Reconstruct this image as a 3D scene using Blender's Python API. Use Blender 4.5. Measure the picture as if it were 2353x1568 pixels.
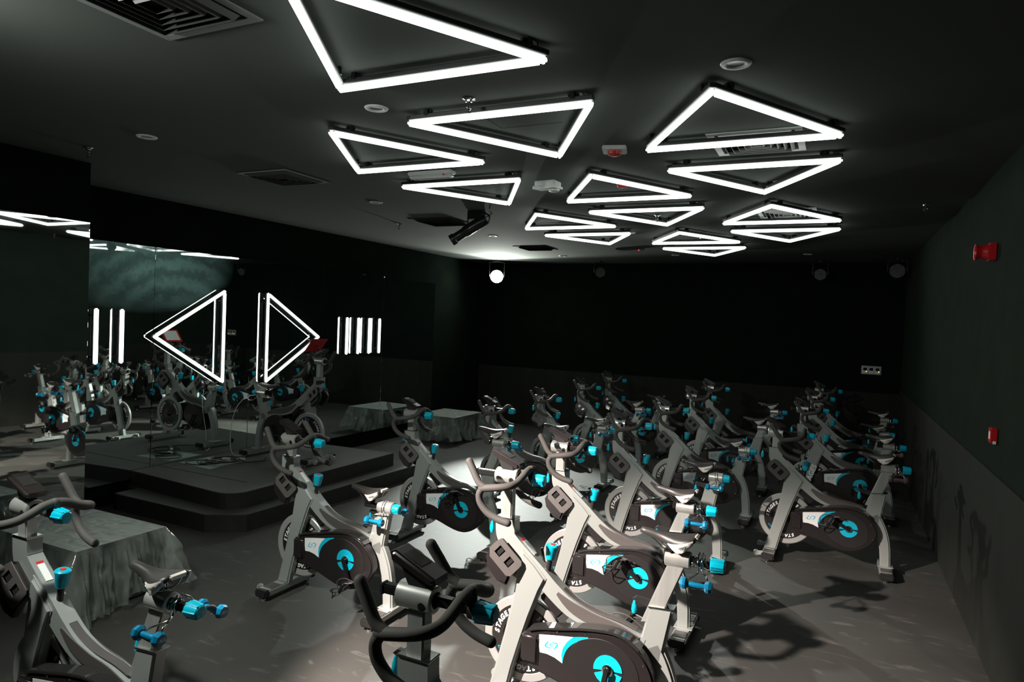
import bpy, bmesh, math, random
from mathutils import Vector, Matrix, noise as mnoise
random.seed(7)
PI = math.pi
for o in list(bpy.data.objects):
    bpy.data.objects.remove(o)
S = bpy.context.scene
C = S.collection

# ------------------------------------------------------------------ camera
F_PX, PITCH, ROLL, YAW = 1556.33, -0.028176, 0.0398374, 0.4483922
CAMZ = 2.2
fw = Vector((-math.sin(YAW)*math.cos(PITCH), math.cos(YAW)*math.cos(PITCH), math.sin(PITCH)))
rt0 = Vector((math.cos(YAW), math.sin(YAW), 0)); up0 = rt0.cross(fw)
cr, sr = math.cos(ROLL), math.sin(ROLL)
rt = rt0*cr + up0*sr; up = -rt0*sr + up0*cr
cam_d = bpy.data.cameras.new('camera'); cam = bpy.data.objects.new('camera', cam_d); C.objects.link(cam)
cam.matrix_world = Matrix((( rt.x, up.x, -fw.x, 0), (rt.y, up.y, -fw.y, 0), (rt.z, up.z, -fw.z, CAMZ), (0, 0, 0, 1)))
cam_d.sensor_fit = 'HORIZONTAL'; cam_d.sensor_width = 36.0; cam_d.lens = F_PX/2353*36.0
cam_d.clip_start = 0.05; cam_d.clip_end = 60
S.camera = cam

# ------------------------------------------------------------------ world, exposure, lamps
W = bpy.data.worlds.new('world'); S.world = W; W.use_nodes = True
W.node_tree.nodes['Background'].inputs[0].default_value = (0.02, 0.03, 0.025, 1)
W.node_tree.nodes['Background'].inputs[1].default_value = 0.0
S.view_settings.view_transform = 'Standard'; S.view_settings.look = 'None'
S.view_settings.gamma = 1.0; S.view_settings.exposure = 0.0
S.view_settings.use_curve_mapping = False
TUBE_E = 3.7                      # brightness of the white tubes
def spot(name, loc, aim, watts, deg, blend, col, rad):
    d = bpy.data.lights.new(name, 'SPOT'); d.energy = watts; d.spot_size = math.radians(deg); d.spot_blend = blend
    d.color = col; d.shadow_soft_size = rad
    o = bpy.data.objects.new(name, d); C.objects.link(o); o.location = loc
    o.rotation_euler = (Vector(aim)-Vector(loc)).to_track_quat('-Z', 'Y').to_euler()
    return o
BACK_LAMP = Vector((-6.45, 12.55, 3.13)); BACK_AIM = Vector((-3.35, 7.75, 0.0))
KEY_LAMP = Vector((-3.45, 1.05, 3.20)); KEY_AIM = Vector((-1.98, 3.40, 0.86))
spot('beam_light_glow', BACK_LAMP+(BACK_AIM-BACK_LAMP).normalized()*0.16, BACK_AIM, 3200, 36, 0.6, (0.93, 1.0, 0.93), 0.05)
spot('beam_light_halo', BACK_LAMP+(BACK_AIM-BACK_LAMP).normalized()*0.18, BACK_AIM+Vector((0,0,4.6)), 420, 104, 0.5, (0.95, 1.0, 0.90), 0.08)
spot('stage_spot_glow', KEY_LAMP+(KEY_AIM-KEY_LAMP).normalized()*0.16, KEY_AIM, 2750, 44, 0.5, (1.0, 0.85, 0.78), 0.035)
spot('stage_spot_spill', KEY_LAMP+(KEY_AIM-KEY_LAMP).normalized()*0.16, KEY_AIM, 330, 116, 1.0, (0.96, 1.0, 0.93), 0.05)

# ------------------------------------------------------------------ materials
MATS = {}
def mat(name, col, rough=0.5, metal=0.0, emit=None, es=1.0, coat=0.0, noise=None, bump=None, spec=0.5):
    m = bpy.data.materials.new(name); m.use_nodes = True; nt = m.node_tree; b = nt.nodes['Principled BSDF']
    b.inputs['Base Color'].default_value = (*col, 1); b.inputs['Roughness'].default_value = rough
    b.inputs['Metallic'].default_value = metal; b.inputs['Specular IOR Level'].default_value = spec
    b.inputs['Coat Weight'].default_value = coat; b.inputs['Coat Roughness'].default_value = 0.07
    if emit: b.inputs['Emission Color'].default_value = (*emit, 1); b.inputs['Emission Strength'].default_value = es
    if noise or bump:
        tc = nt.nodes.new('ShaderNodeTexCoord')
    if noise:                                   # noise = (scale, second colour, stretch, detail)
        mp = nt.nodes.new('ShaderNodeMapping'); mp.inputs['Scale'].default_value = noise[2]
        n = nt.nodes.new('ShaderNodeTexNoise'); n.inputs['Scale'].default_value = noise[0]; n.inputs['Detail'].default_value = noise[3]
        r = nt.nodes.new('ShaderNodeValToRGB'); r.color_ramp.elements[0].position = 0.35; r.color_ramp.elements[1].position = 0.68
        r.color_ramp.elements[0].color = (*col, 1); r.color_ramp.elements[1].color = (*noise[1], 1)
        nt.links.new(tc.outputs['Object'], mp.inputs[0]); nt.links.new(mp.outputs[0], n.inputs['Vector'])
        nt.links.new(n.outputs['Fac'], r.inputs[0]); nt.links.new(r.outputs[0], b.inputs['Base Color'])
    if bump:
        n2 = nt.nodes.new('ShaderNodeTexNoise'); n2.inputs['Scale'].default_value = bump[0]; n2.inputs['Detail'].default_value = 4
        bp = nt.nodes.new('ShaderNodeBump'); bp.inputs['Strength'].default_value = bump[1]; bp.inputs['Distance'].default_value = bump[2]
        nt.links.new(tc.outputs['Object'], n2.inputs['Vector']); nt.links.new(n2.outputs['Fac'], bp.inputs['Height'])
        nt.links.new(bp.outputs[0], b.inputs['Normal'])
    MATS[name] = m
    return m
ONE = (1, 1, 1)
mat('wall_black', (0.006, 0.009, 0.007), 1.0, spec=0.0, noise=(3, (0.008, 0.012, 0.009), ONE, 4), bump=(180, 0.2, 0.002))
mat('wall_black_lit', (0.015, 0.021, 0.016), 0.95, spec=0.05, noise=(3, (0.019, 0.026, 0.020), ONE, 4), bump=(180, 0.2, 0.002))  # same black paint, lightened to carry the stronger light on the right wall
mat('dado_black', (0.017, 0.018, 0.014), 0.85, spec=0.25, noise=(2.5, (0.022, 0.023, 0.018), (3, 3, 0.4), 4), bump=(150, 0.2, 0.002))
mat('ceiling_black', (0.098, 0.108, 0.100), 0.95, spec=0.15, noise=(0.8, (0.110, 0.120, 0.110), ONE, 3), bump=(60, 0.1, 0.002))
mat('frame_grey', (0.35, 0.37, 0.35), 0.36, 0.2, coat=0.7)
mat('cover_black', (0.017, 0.0135, 0.0135), 0.33, coat=0.3)
mat('cover_inset', (0.012, 0.0095, 0.0095), 0.55)
mat('trim_gloss', (0.05, 0.048, 0.046), 0.16, 0.5, coat=0.6)
mat('black_plastic', (0.018, 0.018, 0.018), 0.4)
mat('black_metal', (0.03, 0.03, 0.03), 0.25, 0.6)
mat('foam_grip', (0.060, 0.055, 0.050), 0.75, bump=(400, 0.3, 0.001))
mat('alu', (0.66, 0.66, 0.62), 0.27, 0.65, noise=(14, (0.56, 0.56, 0.53), (1, 1, 0.15), 3))
mat('alu_post', (0.50, 0.51, 0.48), 0.36, 0.5, noise=(22, (0.40, 0.41, 0.38), (1, 1, 0.12), 4))
mat('chrome', (0.72, 0.72, 0.70), 0.12, 1.0)
mat('teal', (0.0, 0.42, 0.58), 0.3, coat=0.3)
mat('teal_dark', (0.0, 0.16, 0.30), 0.28, coat=0.4)
mat('teal_print', (0.0, 0.50, 0.68), 0.45)
mat('white_print', (0.90, 0.90, 0.88), 0.45)
mat('red', (0.62, 0.03, 0.03), 0.35)
mat('red_paint', (0.50, 0.01, 0.015), 0.38, coat=0.3)
mat('ring_silver', (0.42, 0.42, 0.40), 0.35, 0.3)
mat('saddle_vinyl', (0.032, 0.029, 0.027), 0.42)
mat('saddle_white', (0.72, 0.68, 0.62), 0.4)
mat('pad_rubber', (0.085, 0.075, 0.070), 0.5)
mat('led_white', (0.9, 0.9, 0.9), 0.4, emit=(0.93, 1.0, 0.96), es=TUBE_E)
mat('lamp_lens', (0.9, 0.9, 0.9), 0.4, emit=(0.95, 1.0, 0.95), es=260)
mat('housing', (0.020, 0.022, 0.021), 0.45)
mat('vent_grey', (0.30, 0.31, 0.30), 0.45, 0.2)
mat('vent_black', (0.10, 0.105, 0.10), 0.45)
mat('vent_void', (0.004, 0.004, 0.004), 0.9)
mat('white_plastic', (0.78, 0.79, 0.76), 0.4)
mat('lens_dim', (0.25, 0.27, 0.25), 0.2)
mat('led_amber', (0.9, 0.6, 0.1), 0.4, emit=(1, 0.55, 0.12), es=4)
mat('led_red', (0.9, 0.05, 0.02), 0.4, emit=(1, 0.05, 0.03), es=3)
mat('paper', (0.34, 0.44, 0.40), 0.7, noise=(6, (0.26, 0.33, 0.30), ONE, 3))
mat('box_dark', (0.045, 0.05, 0.046), 0.7)
mat('pink_dumbbell', (0.12, 0.07, 0.08), 0.35)
# rubber floor: dark, scuffed, with long drag marks
m = mat('rubber_floor', (0.075, 0.073, 0.068), 0.62)
nt = m.node_tree; b = nt.nodes['Principled BSDF']; tc = nt.nodes.new('ShaderNodeTexCoord')
def nz(scale, sc, detail, lo, hi, dist=0.0):
    mp = nt.nodes.new('ShaderNodeMapping'); mp.inputs['Scale'].default_value = sc; mp.inputs['Rotation'].default_value = (0, 0, 0.5)
    n = nt.nodes.new('ShaderNodeTexNoise'); n.inputs['Scale'].default_value = scale; n.inputs['Detail'].default_value = detail
    n.inputs['Distortion'].default_value = dist
    r = nt.nodes.new('ShaderNodeMapRange'); r.inputs[1].default_value = lo; r.inputs[2].default_value = hi
    nt.links.new(tc.outputs['Object'], mp.inputs[0]); nt.links.new(mp.outputs[0], n.inputs['Vector']); nt.links.new(n.outputs['Fac'], r.inputs[0])
    return r.outputs[0]
def mixc(fac, a, bcol):
    x = nt.nodes.new('ShaderNodeMix'); x.data_type = 'RGBA'
    if isinstance(a, tuple): x.inputs[6].default_value = (*a, 1)
    else: nt.links.new(a, x.inputs[6])
    x.inputs[7].default_value = (*bcol, 1); nt.links.new(fac, x.inputs[0]); return x.outputs[2]
c1 = mixc(nz(0.9, ONE, 5, 0.35, 0.7), (0.050, 0.049, 0.045), (0.074, 0.072, 0.065))
c2 = mixc(nz(3.5, (1, 3.2, 1), 8, 0.60, 0.78, 1.2), c1, (0.135, 0.13, 0.118))
c3 = mixc(nz(260, ONE, 2, 0.70, 0.74), c2, (0.16, 0.16, 0.155))
nt.links.new(c3, b.inputs['Base Color']); b.inputs['Specular IOR Level'].default_value = 0.3
# mirror: silvered glass with dried wiping arcs, the glow of light on that dust painted in
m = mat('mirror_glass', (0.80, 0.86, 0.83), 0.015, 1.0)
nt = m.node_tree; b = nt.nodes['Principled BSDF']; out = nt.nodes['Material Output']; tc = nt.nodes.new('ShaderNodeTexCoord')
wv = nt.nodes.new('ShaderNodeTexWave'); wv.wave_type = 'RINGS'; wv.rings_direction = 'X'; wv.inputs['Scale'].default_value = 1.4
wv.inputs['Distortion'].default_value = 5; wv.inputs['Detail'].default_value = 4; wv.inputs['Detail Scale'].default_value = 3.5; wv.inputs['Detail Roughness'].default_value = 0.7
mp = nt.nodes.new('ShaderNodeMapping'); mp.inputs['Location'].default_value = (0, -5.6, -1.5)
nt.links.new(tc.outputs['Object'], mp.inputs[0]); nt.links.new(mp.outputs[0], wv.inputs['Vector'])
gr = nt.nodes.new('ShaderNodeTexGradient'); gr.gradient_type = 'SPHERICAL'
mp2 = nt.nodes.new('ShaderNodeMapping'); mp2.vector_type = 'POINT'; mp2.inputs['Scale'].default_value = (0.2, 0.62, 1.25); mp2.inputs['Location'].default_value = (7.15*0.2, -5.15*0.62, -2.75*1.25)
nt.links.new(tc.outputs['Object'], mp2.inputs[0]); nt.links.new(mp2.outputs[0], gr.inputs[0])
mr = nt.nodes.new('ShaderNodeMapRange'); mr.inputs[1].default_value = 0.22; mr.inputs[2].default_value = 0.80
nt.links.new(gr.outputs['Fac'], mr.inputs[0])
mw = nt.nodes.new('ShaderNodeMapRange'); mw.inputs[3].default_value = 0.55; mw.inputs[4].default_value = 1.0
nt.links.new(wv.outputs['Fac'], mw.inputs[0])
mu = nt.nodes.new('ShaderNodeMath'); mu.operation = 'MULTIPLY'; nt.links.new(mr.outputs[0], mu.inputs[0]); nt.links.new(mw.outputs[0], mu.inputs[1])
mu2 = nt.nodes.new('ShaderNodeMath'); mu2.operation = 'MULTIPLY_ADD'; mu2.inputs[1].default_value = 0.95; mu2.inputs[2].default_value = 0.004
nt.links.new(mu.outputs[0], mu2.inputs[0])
df = nt.nodes.new('ShaderNodeBsdfDiffuse'); df.inputs[0].default_value = (0.52, 0.92, 0.86, 1)  # bright teal stands in for light caught by the dust
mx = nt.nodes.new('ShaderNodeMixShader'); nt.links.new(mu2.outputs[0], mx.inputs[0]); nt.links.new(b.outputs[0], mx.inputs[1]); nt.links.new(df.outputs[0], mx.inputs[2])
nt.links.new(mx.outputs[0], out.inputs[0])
# clear plastic film, milky and creased
m = mat('plastic_film', (0.52, 0.57, 0.52), 0.10, spec=1.0)
nt = m.node_tree; b = nt.nodes['Principled BSDF']; out = nt.nodes['Material Output']; tc = nt.nodes.new('ShaderNodeTexCoord')
n = nt.nodes.new('ShaderNodeTexNoise'); n.inputs['Scale'].default_value = 7; n.inputs['Detail'].default_value = 3; n.inputs['Distortion'].default_value = 0.8
bp = nt.nodes.new('ShaderNodeBump'); bp.inputs['Strength'].default_value = 0.5; bp.inputs['Distance'].default_value = 0.03
mpf = nt.nodes.new('ShaderNodeMapping'); mpf.inputs['Scale'].default_value = (1, 1, 0.35)
nt.links.new(tc.outputs['Object'], mpf.inputs[0]); nt.links.new(mpf.outputs[0], n.inputs['Vector']); nt.links.new(n.outputs['Fac'], bp.inputs['Height']); nt.links.new(bp.outputs[0], b.inputs['Normal'])
tr = nt.nodes.new('ShaderNodeBsdfTransparent'); tr.inputs[0].default_value = (0.9, 0.93, 0.9, 1)
mx = nt.nodes.new('ShaderNodeMixShader'); mr = nt.nodes.new('ShaderNodeMapRange'); mr.inputs[1].default_value = 0.3; mr.inputs[2].default_value = 0.7
mr.inputs[3].default_value = 0.14; mr.inputs[4].default_value = 0.48
nt.links.new(n.outputs['Fac'], mr.inputs[0]); nt.links.new(mr.outputs[0], mx.inputs[0])
nt.links.new(tr.outputs[0], mx.inputs[1]); nt.links.new(b.outputs[0], mx.inputs[2]); nt.links.new(mx.outputs[0], out.inputs[0])
mat('film_top', (0.30, 0.335, 0.30), 0.3, bump=(22, 0.5, 0.02))

# ------------------------------------------------------------------ helpers
def link(name, bm, m, parent=None, smooth=None, loc=None):
    me = bpy.data.meshes.new(name); bmesh.ops.recalc_face_normals(bm, faces=bm.faces[:])
    if smooth is not None:
        for f in bm.faces: f.smooth = True
        for e in bm.edges:
            e.smooth = not (len(e.link_faces) == 2 and e.calc_face_angle(0) > math.radians(smooth))
    bm.to_mesh(me); bm.free()
    me.materials.append(MATS[m])
    o = bpy.data.objects.new(name, me); C.objects.link(o)
    if parent: o.parent = parent
    if loc: o.location = loc
    return o
def tag(o, label, cat=None, group=None, kind=None):
    o['label'] = label
    if cat: o['category'] = cat
    if group: o['group'] = group
    if kind: o['kind'] = kind
    return o
def empty(name, loc, rz, label, cat, group=None):
    o = bpy.data.objects.new(name, None); C.objects.link(o); o.location = loc; o.rotation_euler = (0, 0, rz); o.empty_display_size = 0.1
    return tag(o, label, cat, group)
def struct(name, bm, m, smooth=None, label=None):
    o = link(name, bm, m, None, smooth); o['kind'] = 'structure'
    if label: o['label'] = label
    return o
def nb(): return bmesh.new()
def merge(bm, other, M=None):
    me = bpy.data.meshes.new('t'); other.to_mesh(me); other.free()
    if M: me.transform(M)
    bm.from_mesh(me); bpy.data.meshes.remove(me)
def box(bm, x0, x1, y0, y1, z0, z1, bev=0.0, seg=2, M=None):
    t = nb(); r = bmesh.ops.create_cube(t, size=1)
    for v in t.verts: v.co = Vector(((x0+x1)/2+v.co.x*(x1-x0), (y0+y1)/2+v.co.y*(y1-y0), (z0+z1)/2+v.co.z*(z1-z0)))
    if bev > 0: bmesh.ops.bevel(t, geom=t.edges[:], offset=bev, segments=seg, affect='EDGES', clamp_overlap=True)
    merge(bm, t, M); return bm
def prism(bm, pts, y0, y1, bev=0.0, seg=2, axis='y', M=None):
    """polygon in the x-z plane pushed along y (axis 'z': x-y polygon pushed along z, axis 'x': y-z polygon pushed along x)"""
    t = nb()
    f3 = {'y': lambda a, b, c: (a, c, b), 'z': lambda a, b, c: (a, b, c), 'x': lambda a, b, c: (c, a, b)}[axis]
    lo = [t.verts.new(f3(a, b, y0)) for a, b in pts]; hi = [t.verts.new(f3(a, b, y1)) for a, b in pts]
    n = len(pts); t.faces.new(lo); t.faces.new(hi[::-1])
    for i in range(n): t.faces.new((lo[i], lo[(i+1) % n], hi[(i+1) % n], hi[i]))
    bmesh.ops.recalc_face_normals(t, faces=t.faces[:])
    if bev > 0:
        caps = set(lo) | set(hi)
        es = [e for e in t.edges if (e.verts[0] in set(lo)) == (e.verts[1] in set(lo))]
        bmesh.ops.bevel(t, geom=es, offset=bev, segments=seg, affect='EDGES', clamp_overlap=True)
    merge(bm, t, M); return bm
def spline(P, n=8, closed=False):
    P = [Vector(p) for p in P]; out = []; N = len(P)
    rng = range(N) if closed else range(N-1)
    for i in rng:
        a = P[(i-1) % N] if closed or i > 0 else P[0]*2-P[1]
        b_, c_ = P[i], P[(i+1) % N]
        d = P[(i+2) % N] if closed or i+2 < N else P[-1]*2-P[-2]
        for k in range(n):
            t = k/n
            out.append(0.5*((2*b_)+(c_-a)*t+(2*a-5*b_+4*c_-d)*t*t+(3*b_-a-3*c_+d)*t**3))
    if not closed: out.append(P[-1])
    return out
def tube(bm, P, r, n=10, cap='round', M=None, closed=False):
    P = [Vector(p) for p in P]; R = r if isinstance(r, (list, tuple)) else [r]*len(P)
    if len(R) != len(P):
        R = [R[0]+(R[-1]-R[0])*i/(len(P)-1) for i in range(len(P))] if len(R) == 2 else [R[0]]*len(P)
    if cap == 'round' and not closed:
        d0 = (P[0]-P[1]).normalized(); d1 = (P[-1]-P[-2]).normalized()
        P = [P[0]+d0*R[0]*k for k in (0.95, 0.75, 0.4)] + P + [P[-1]+d1*R[-1]*k for k in (0.4, 0.75, 0.95)]
        R = [R[0]*k for k in (0.25, 0.66, 0.92)] + list(R) + [R[-1]*k for k in (0.92, 0.66, 0.25)]
    t = nb(); rings = []; N = len(P); prev = None
    for i in range(N):
        if closed: d = (P[(i+1) % N]-P[i-1]).normalized()
        else: d = (P[min(i+1, N-1)]-P[max(i-1, 0)]).normalized()
        if prev is None:
            u = d.orthogonal().normalized()
        else:
            u = (prev-d*prev.dot(d)).normalized()
        prev = u; v = d.cross(u)
        rings.append([t.verts.new(P[i]+(u*math.cos(2*PI*k/n)+v*math.sin(2*PI*k/n))*R[i]) for k in range(n)])
    for i in range(N if closed else N-1):
        a, b_ = rings[i], rings[(i+1) % N]
        for k in range(n): t.faces.new((a[k], a[(k+1) % n], b_[(k+1) % n], b_[k]))
    if not closed: t.faces.new(rings[0][::-1]); t.faces.new(rings[-1])
    merge(bm, t, M); return bm
def lathe(bm, prof, axis='y', c=(0, 0, 0), n=32, M=None):
    """prof: list of (radius, height along axis)"""
    t = nb(); c = Vector(c); rings = []
    ax = {'x': (Vector((0, 1, 0)), Vector((0, 0, 1)), Vector((1, 0, 0))), 'y': (Vector((1, 0, 0)), Vector((0, 0, 1)), Vector((0, 1, 0))),
          'z': (Vector((1, 0, 0)), Vector((0, 1, 0)), Vector((0, 0, 1)))}[axis]
    for r, h in prof:
        if r < 1e-6: rings.append([t.verts.new(c+ax[2]*h)])
        else: rings.append([t.verts.new(c+ax[2]*h+(ax[0]*math.cos(2*PI*k/n)+ax[1]*math.sin(2*PI*k/n))*r) for k in range(n)])
    for a, b_ in zip(rings, rings[1:]):
        for k in range(n):
            A = [a[0]] if len(a) == 1 else [a[k], a[(k+1) % n]]
            B = [b_[0]] if len(b_) == 1 else [b_[(k+1) % n], b_[k]]
            if len(A)+len(B) >= 3: t.faces.new(A+B)
    merge(bm, t, M); return bm
def strip(cl, ws):
    """outline of a band along a 2-D centre line with half widths"""
    L, R_ = [], []
    for i, p in enumerate(cl):
        a = Vector(cl[max(i-1, 0)]); b_ = Vector(cl[min(i+1, len(cl)-1)]); d = (b_-a).normalized(); nrm = Vector((-d.y, d.x))
        L.append(tuple(Vector(p)+nrm*ws[i])); R_.append(tuple(Vector(p)-nrm*ws[i]))
    return L+R_[::-1]
def glyphs(bm, body, size, M, extrude=0.0006, bold=0.0, shear=0.0, align='CENTER'):
    cu = bpy.data.curves.new('txt', 'FONT'); cu.body = body; cu.size = size; cu.extrude = extrude; cu.offset = bold; cu.shear = shear
    cu.align_x = align; cu.align_y = 'CENTER'; cu.resolution_u = 3
    o = bpy.data.objects.new('txt', cu); C.objects.link(o)
    dg = bpy.context.evaluated_depsgraph_get(); me = bpy.data.meshes.new_from_object(o.evaluated_get(dg))
    bpy.data.objects.remove(o); bpy.data.curves.remove(cu)
    me.transform(M); bm.from_mesh(me); bpy.data.meshes.remove(me); return bm
def side_M(x, y, z, ang=0, mirror=False):
    """letters standing in the x-z plane, read from -y (mirror: from +y)"""
    R_ = Matrix.Rotation(PI/2, 4, 'X')
    if mirror: R_ = Matrix.Rotation(PI, 4, 'Z') @ R_
    return Matrix.Translation((x, y, z)) @ Matrix.Rotation(-ang, 4, 'Y') @ R_
def kids(o): return [c for c in C.objects if c.parent == o]
def copy_tree(o, parent=None, ch=None):
    if ch is None:
        ch = {}
        for q in C.objects:
            if q.parent: ch.setdefault(q.parent, []).append(q)
    c = o.copy(); C.objects.link(c); c.parent = parent
    for k in ch.get(o, []): copy_tree(k, c, ch)
    return c

# ================================================================== the room
X0, X1, Y0, Y1, H = -7.2, 1.0, -3.6, 13.3, 3.47
MX = -7.15                                   # face of the mirrors on the left wall
struct('floor', box(nb(), X0-.3, X1+.3, Y0-.3, Y1+.3, -.12, 0), 'rubber_floor', label='black rubber floor with scuffs and drag marks')
bm = box(nb(), X0-.3, X1+.3, Y0-.3, Y1+.3, H, H+.12)
struct('ceiling', bm, 'ceiling_black', label='flat ceiling painted black')
struct('wall_left', box(nb(), X0-.3, X0, Y0-.3, Y1+.3, 0, H), 'wall_black')
struct('wall_right', box(nb(), X1, X1+.3, Y0-.3, Y1+.3, 0, H), 'wall_black_lit')
struct('wall_back', box(nb(), X0, X1, Y1, Y1+.3, 0, H), 'wall_black')
struct('wall_front', box(nb(), X0, X1, Y0-.3, Y0, 0, H), 'wall_black')
struct('trim_1', box(nb(), X1-.012, X1+.001, Y0, Y1, 0, 1.30, .003), 'dado_black', label='lower band of the right wall, slightly paler')
struct('trim_2', box(nb(), X0+.01, X1-.012, Y1-.012, Y1+.001, 0, 1.22, .003), 'dado_black', label='lower band of the far wall')
struct('wall_column', box(nb(), X0, -6.1, Y0, 3.84, 0, H), 'wall_black', label='projecting black wall block at the left')
# access hatch lines in the ceiling
bm = nb()
for a, b_, c_, d_ in ((-2.06, 3.99, -1.63, 3.996), (-2.06, 3.70, -2.054, 3.99)):
    box(bm, min(a, c_), max(a, c_), min(b_, d_), max(b_, d_), H-.0012, H+.001)
struct('trim_3', bm, 'vent_void', label='thin joint line of a ceiling access panel')

# mirrors: each pane a thing of its own
seams = [4.05, 5.27, 6.70, 8.11, 9.65, 11.31]
names = ['mirror pane beside the projecting black block, behind the two left light bars', 'tall mirror pane behind the left lit triangle',
         'tall mirror pane behind the right lit triangle', 'tall mirror pane behind the four upright light bars on the right',
         'farthest dark mirror pane, beyond the four upright light bars']
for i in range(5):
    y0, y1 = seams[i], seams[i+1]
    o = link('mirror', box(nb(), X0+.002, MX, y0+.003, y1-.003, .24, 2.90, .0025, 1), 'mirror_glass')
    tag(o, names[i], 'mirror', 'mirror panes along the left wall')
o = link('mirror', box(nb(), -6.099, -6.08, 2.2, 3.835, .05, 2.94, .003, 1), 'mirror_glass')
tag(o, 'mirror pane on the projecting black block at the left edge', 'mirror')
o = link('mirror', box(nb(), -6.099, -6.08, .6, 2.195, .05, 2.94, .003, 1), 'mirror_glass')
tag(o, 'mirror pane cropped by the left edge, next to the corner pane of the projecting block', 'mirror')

# stage with one tread, corner cut off
ZS, ZT = .345, .175
t = empty('stage', (-6.3, 6.2, 0), 0, 'low black instructor stage with a rounded corner in front of the mirror wall', 'stage')
def sp(p): return [(a+6.3, b_-6.2) for a, b_ in p]
def arc(cx, cy, r, a0, a1, n=5): return [(cx+r*math.cos(math.radians(a0+(a1-a0)*k/n)), cy+r*math.sin(math.radians(a0+(a1-a0)*k/n))) for k in range(n+1)]
mat('stage_top', (0.062, 0.064, 0.058), 0.55, noise=(3, (0.080, 0.082, 0.074), ONE, 5), bump=(90, 0.15, 0.002))
mat('stage_riser', (0.020, 0.019, 0.018), 0.6, noise=(8, (0.030, 0.028, 0.026), (1, 1, 1), 5))
top = [(X0+.055, 5.03)] + arc(-5.62, 5.12, .22, -100, -10) + [(-5.39, 7.62)] + [(X0+.055, 7.52)]
link('platform', prism(nb(), sp(top), 0, ZS-.012, 0, axis='z'), 'stage_riser', t)
link('platform_mat', prism(nb(), sp(top), ZS-.012, ZS, .004, axis='z'), 'stage_top', t)
tread = [(-6.98, 4.72), (-5.55, 4.70), (-5.22, 4.92), (-5.15, 7.95), (X0+.055, 7.86), (X0+.055, 5.0), (-6.98, 5.0)]
link('step', prism(nb(), sp(tread), 0, ZT-.01, .0, axis='z'), 'stage_riser', t)
link('step_mat', prism(nb(), sp(tread), ZT-.01, ZT, .004, axis='z'), 'stage_top', t)
# seam across the platform
link('joint_strip', box(nb(), -7.1+6.3, -5.7+6.3, 5.35-6.2, 5.362-6.2, ZS-.001, ZS+.0012), 'vent_void', t)

# sheet and cable heap on the stage
o = link('paper_sheet', prism(nb(), [(-7.08, 5.60), (-6.50, 5.55), (-6.56, 6.02), (-7.06, 6.06)], ZS+.001, ZS+.003, 0, axis='z'), 'paper')
tag(o, 'pale square sheet lying on the stage under a heap of black cable', 'sheet')
random.seed(3)
bm = nb()
for k in range(6):
    cx, cy, r = -6.85+.045*k+random.uniform(-.05, .05), 5.72+.03*k, random.uniform(.10, .17)
    P = [(cx+r*1.15*math.cos(a)+random.uniform(-.015, .015), cy+r*math.sin(a)+random.uniform(-.015, .015), ZS+.012+.009*k+.004*math.sin(2*a+k)) for a in [2*PI*j/9 for j in range(9)]]
    tube(bm, spline(P, 6, True), .006, 8, closed=True)
P = [(-6.75, 5.9, ZS+.03), (-6.6, 6.1, ZS+.012), (-6.45, 6.05, ZS+.012), (-6.35, 6.25, ZS+.012), (-6.5, 6.4, ZS+.012)]
tube(bm, spline(P, 8), .006, 8)
o = link('cable_heap', bm, 'black_plastic', None, 60); tag(o, 'heap of coiled black cable on the pale sheet on the stage', 'cable')
for k, (x, y, a) in enumerate(((-6.52, 6.03, .3), (-6.66, 5.93, .5), (-6.80, 5.80, .15))):
    M = Matrix.Translation((x, y, ZS+.045)) @ Matrix.Rotation(a, 4, 'Z')
    o = link('cable_plug', box(nb(), -.05, .05, -.014, .014, -.01, .012, .004, 2, M), 'white_plastic')
    tag(o, ('white plug at the end of the cable heap nearest the instructor bike', 'white plug in the middle of the black cable heap', 'white plug in the cable heap farthest from the instructor bike')[k], 'plug', 'white plugs in the cable heap')
bm = nb()
tube(bm, spline([(-6.75, 6.32, ZS+.8), (-6.85, 6.22, ZS+.6), (-6.93, 6.22, ZS+.25), (-6.9, 6.25, ZS+.02), (-6.8, 6.4, ZS+.010)], 8), .0035, 6)
o = link('thin_cable', bm, 'white_plastic', None, 60); tag(o, 'thin pale cable dangling beside the instructor bike to the floor of the stage', 'cable')

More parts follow.
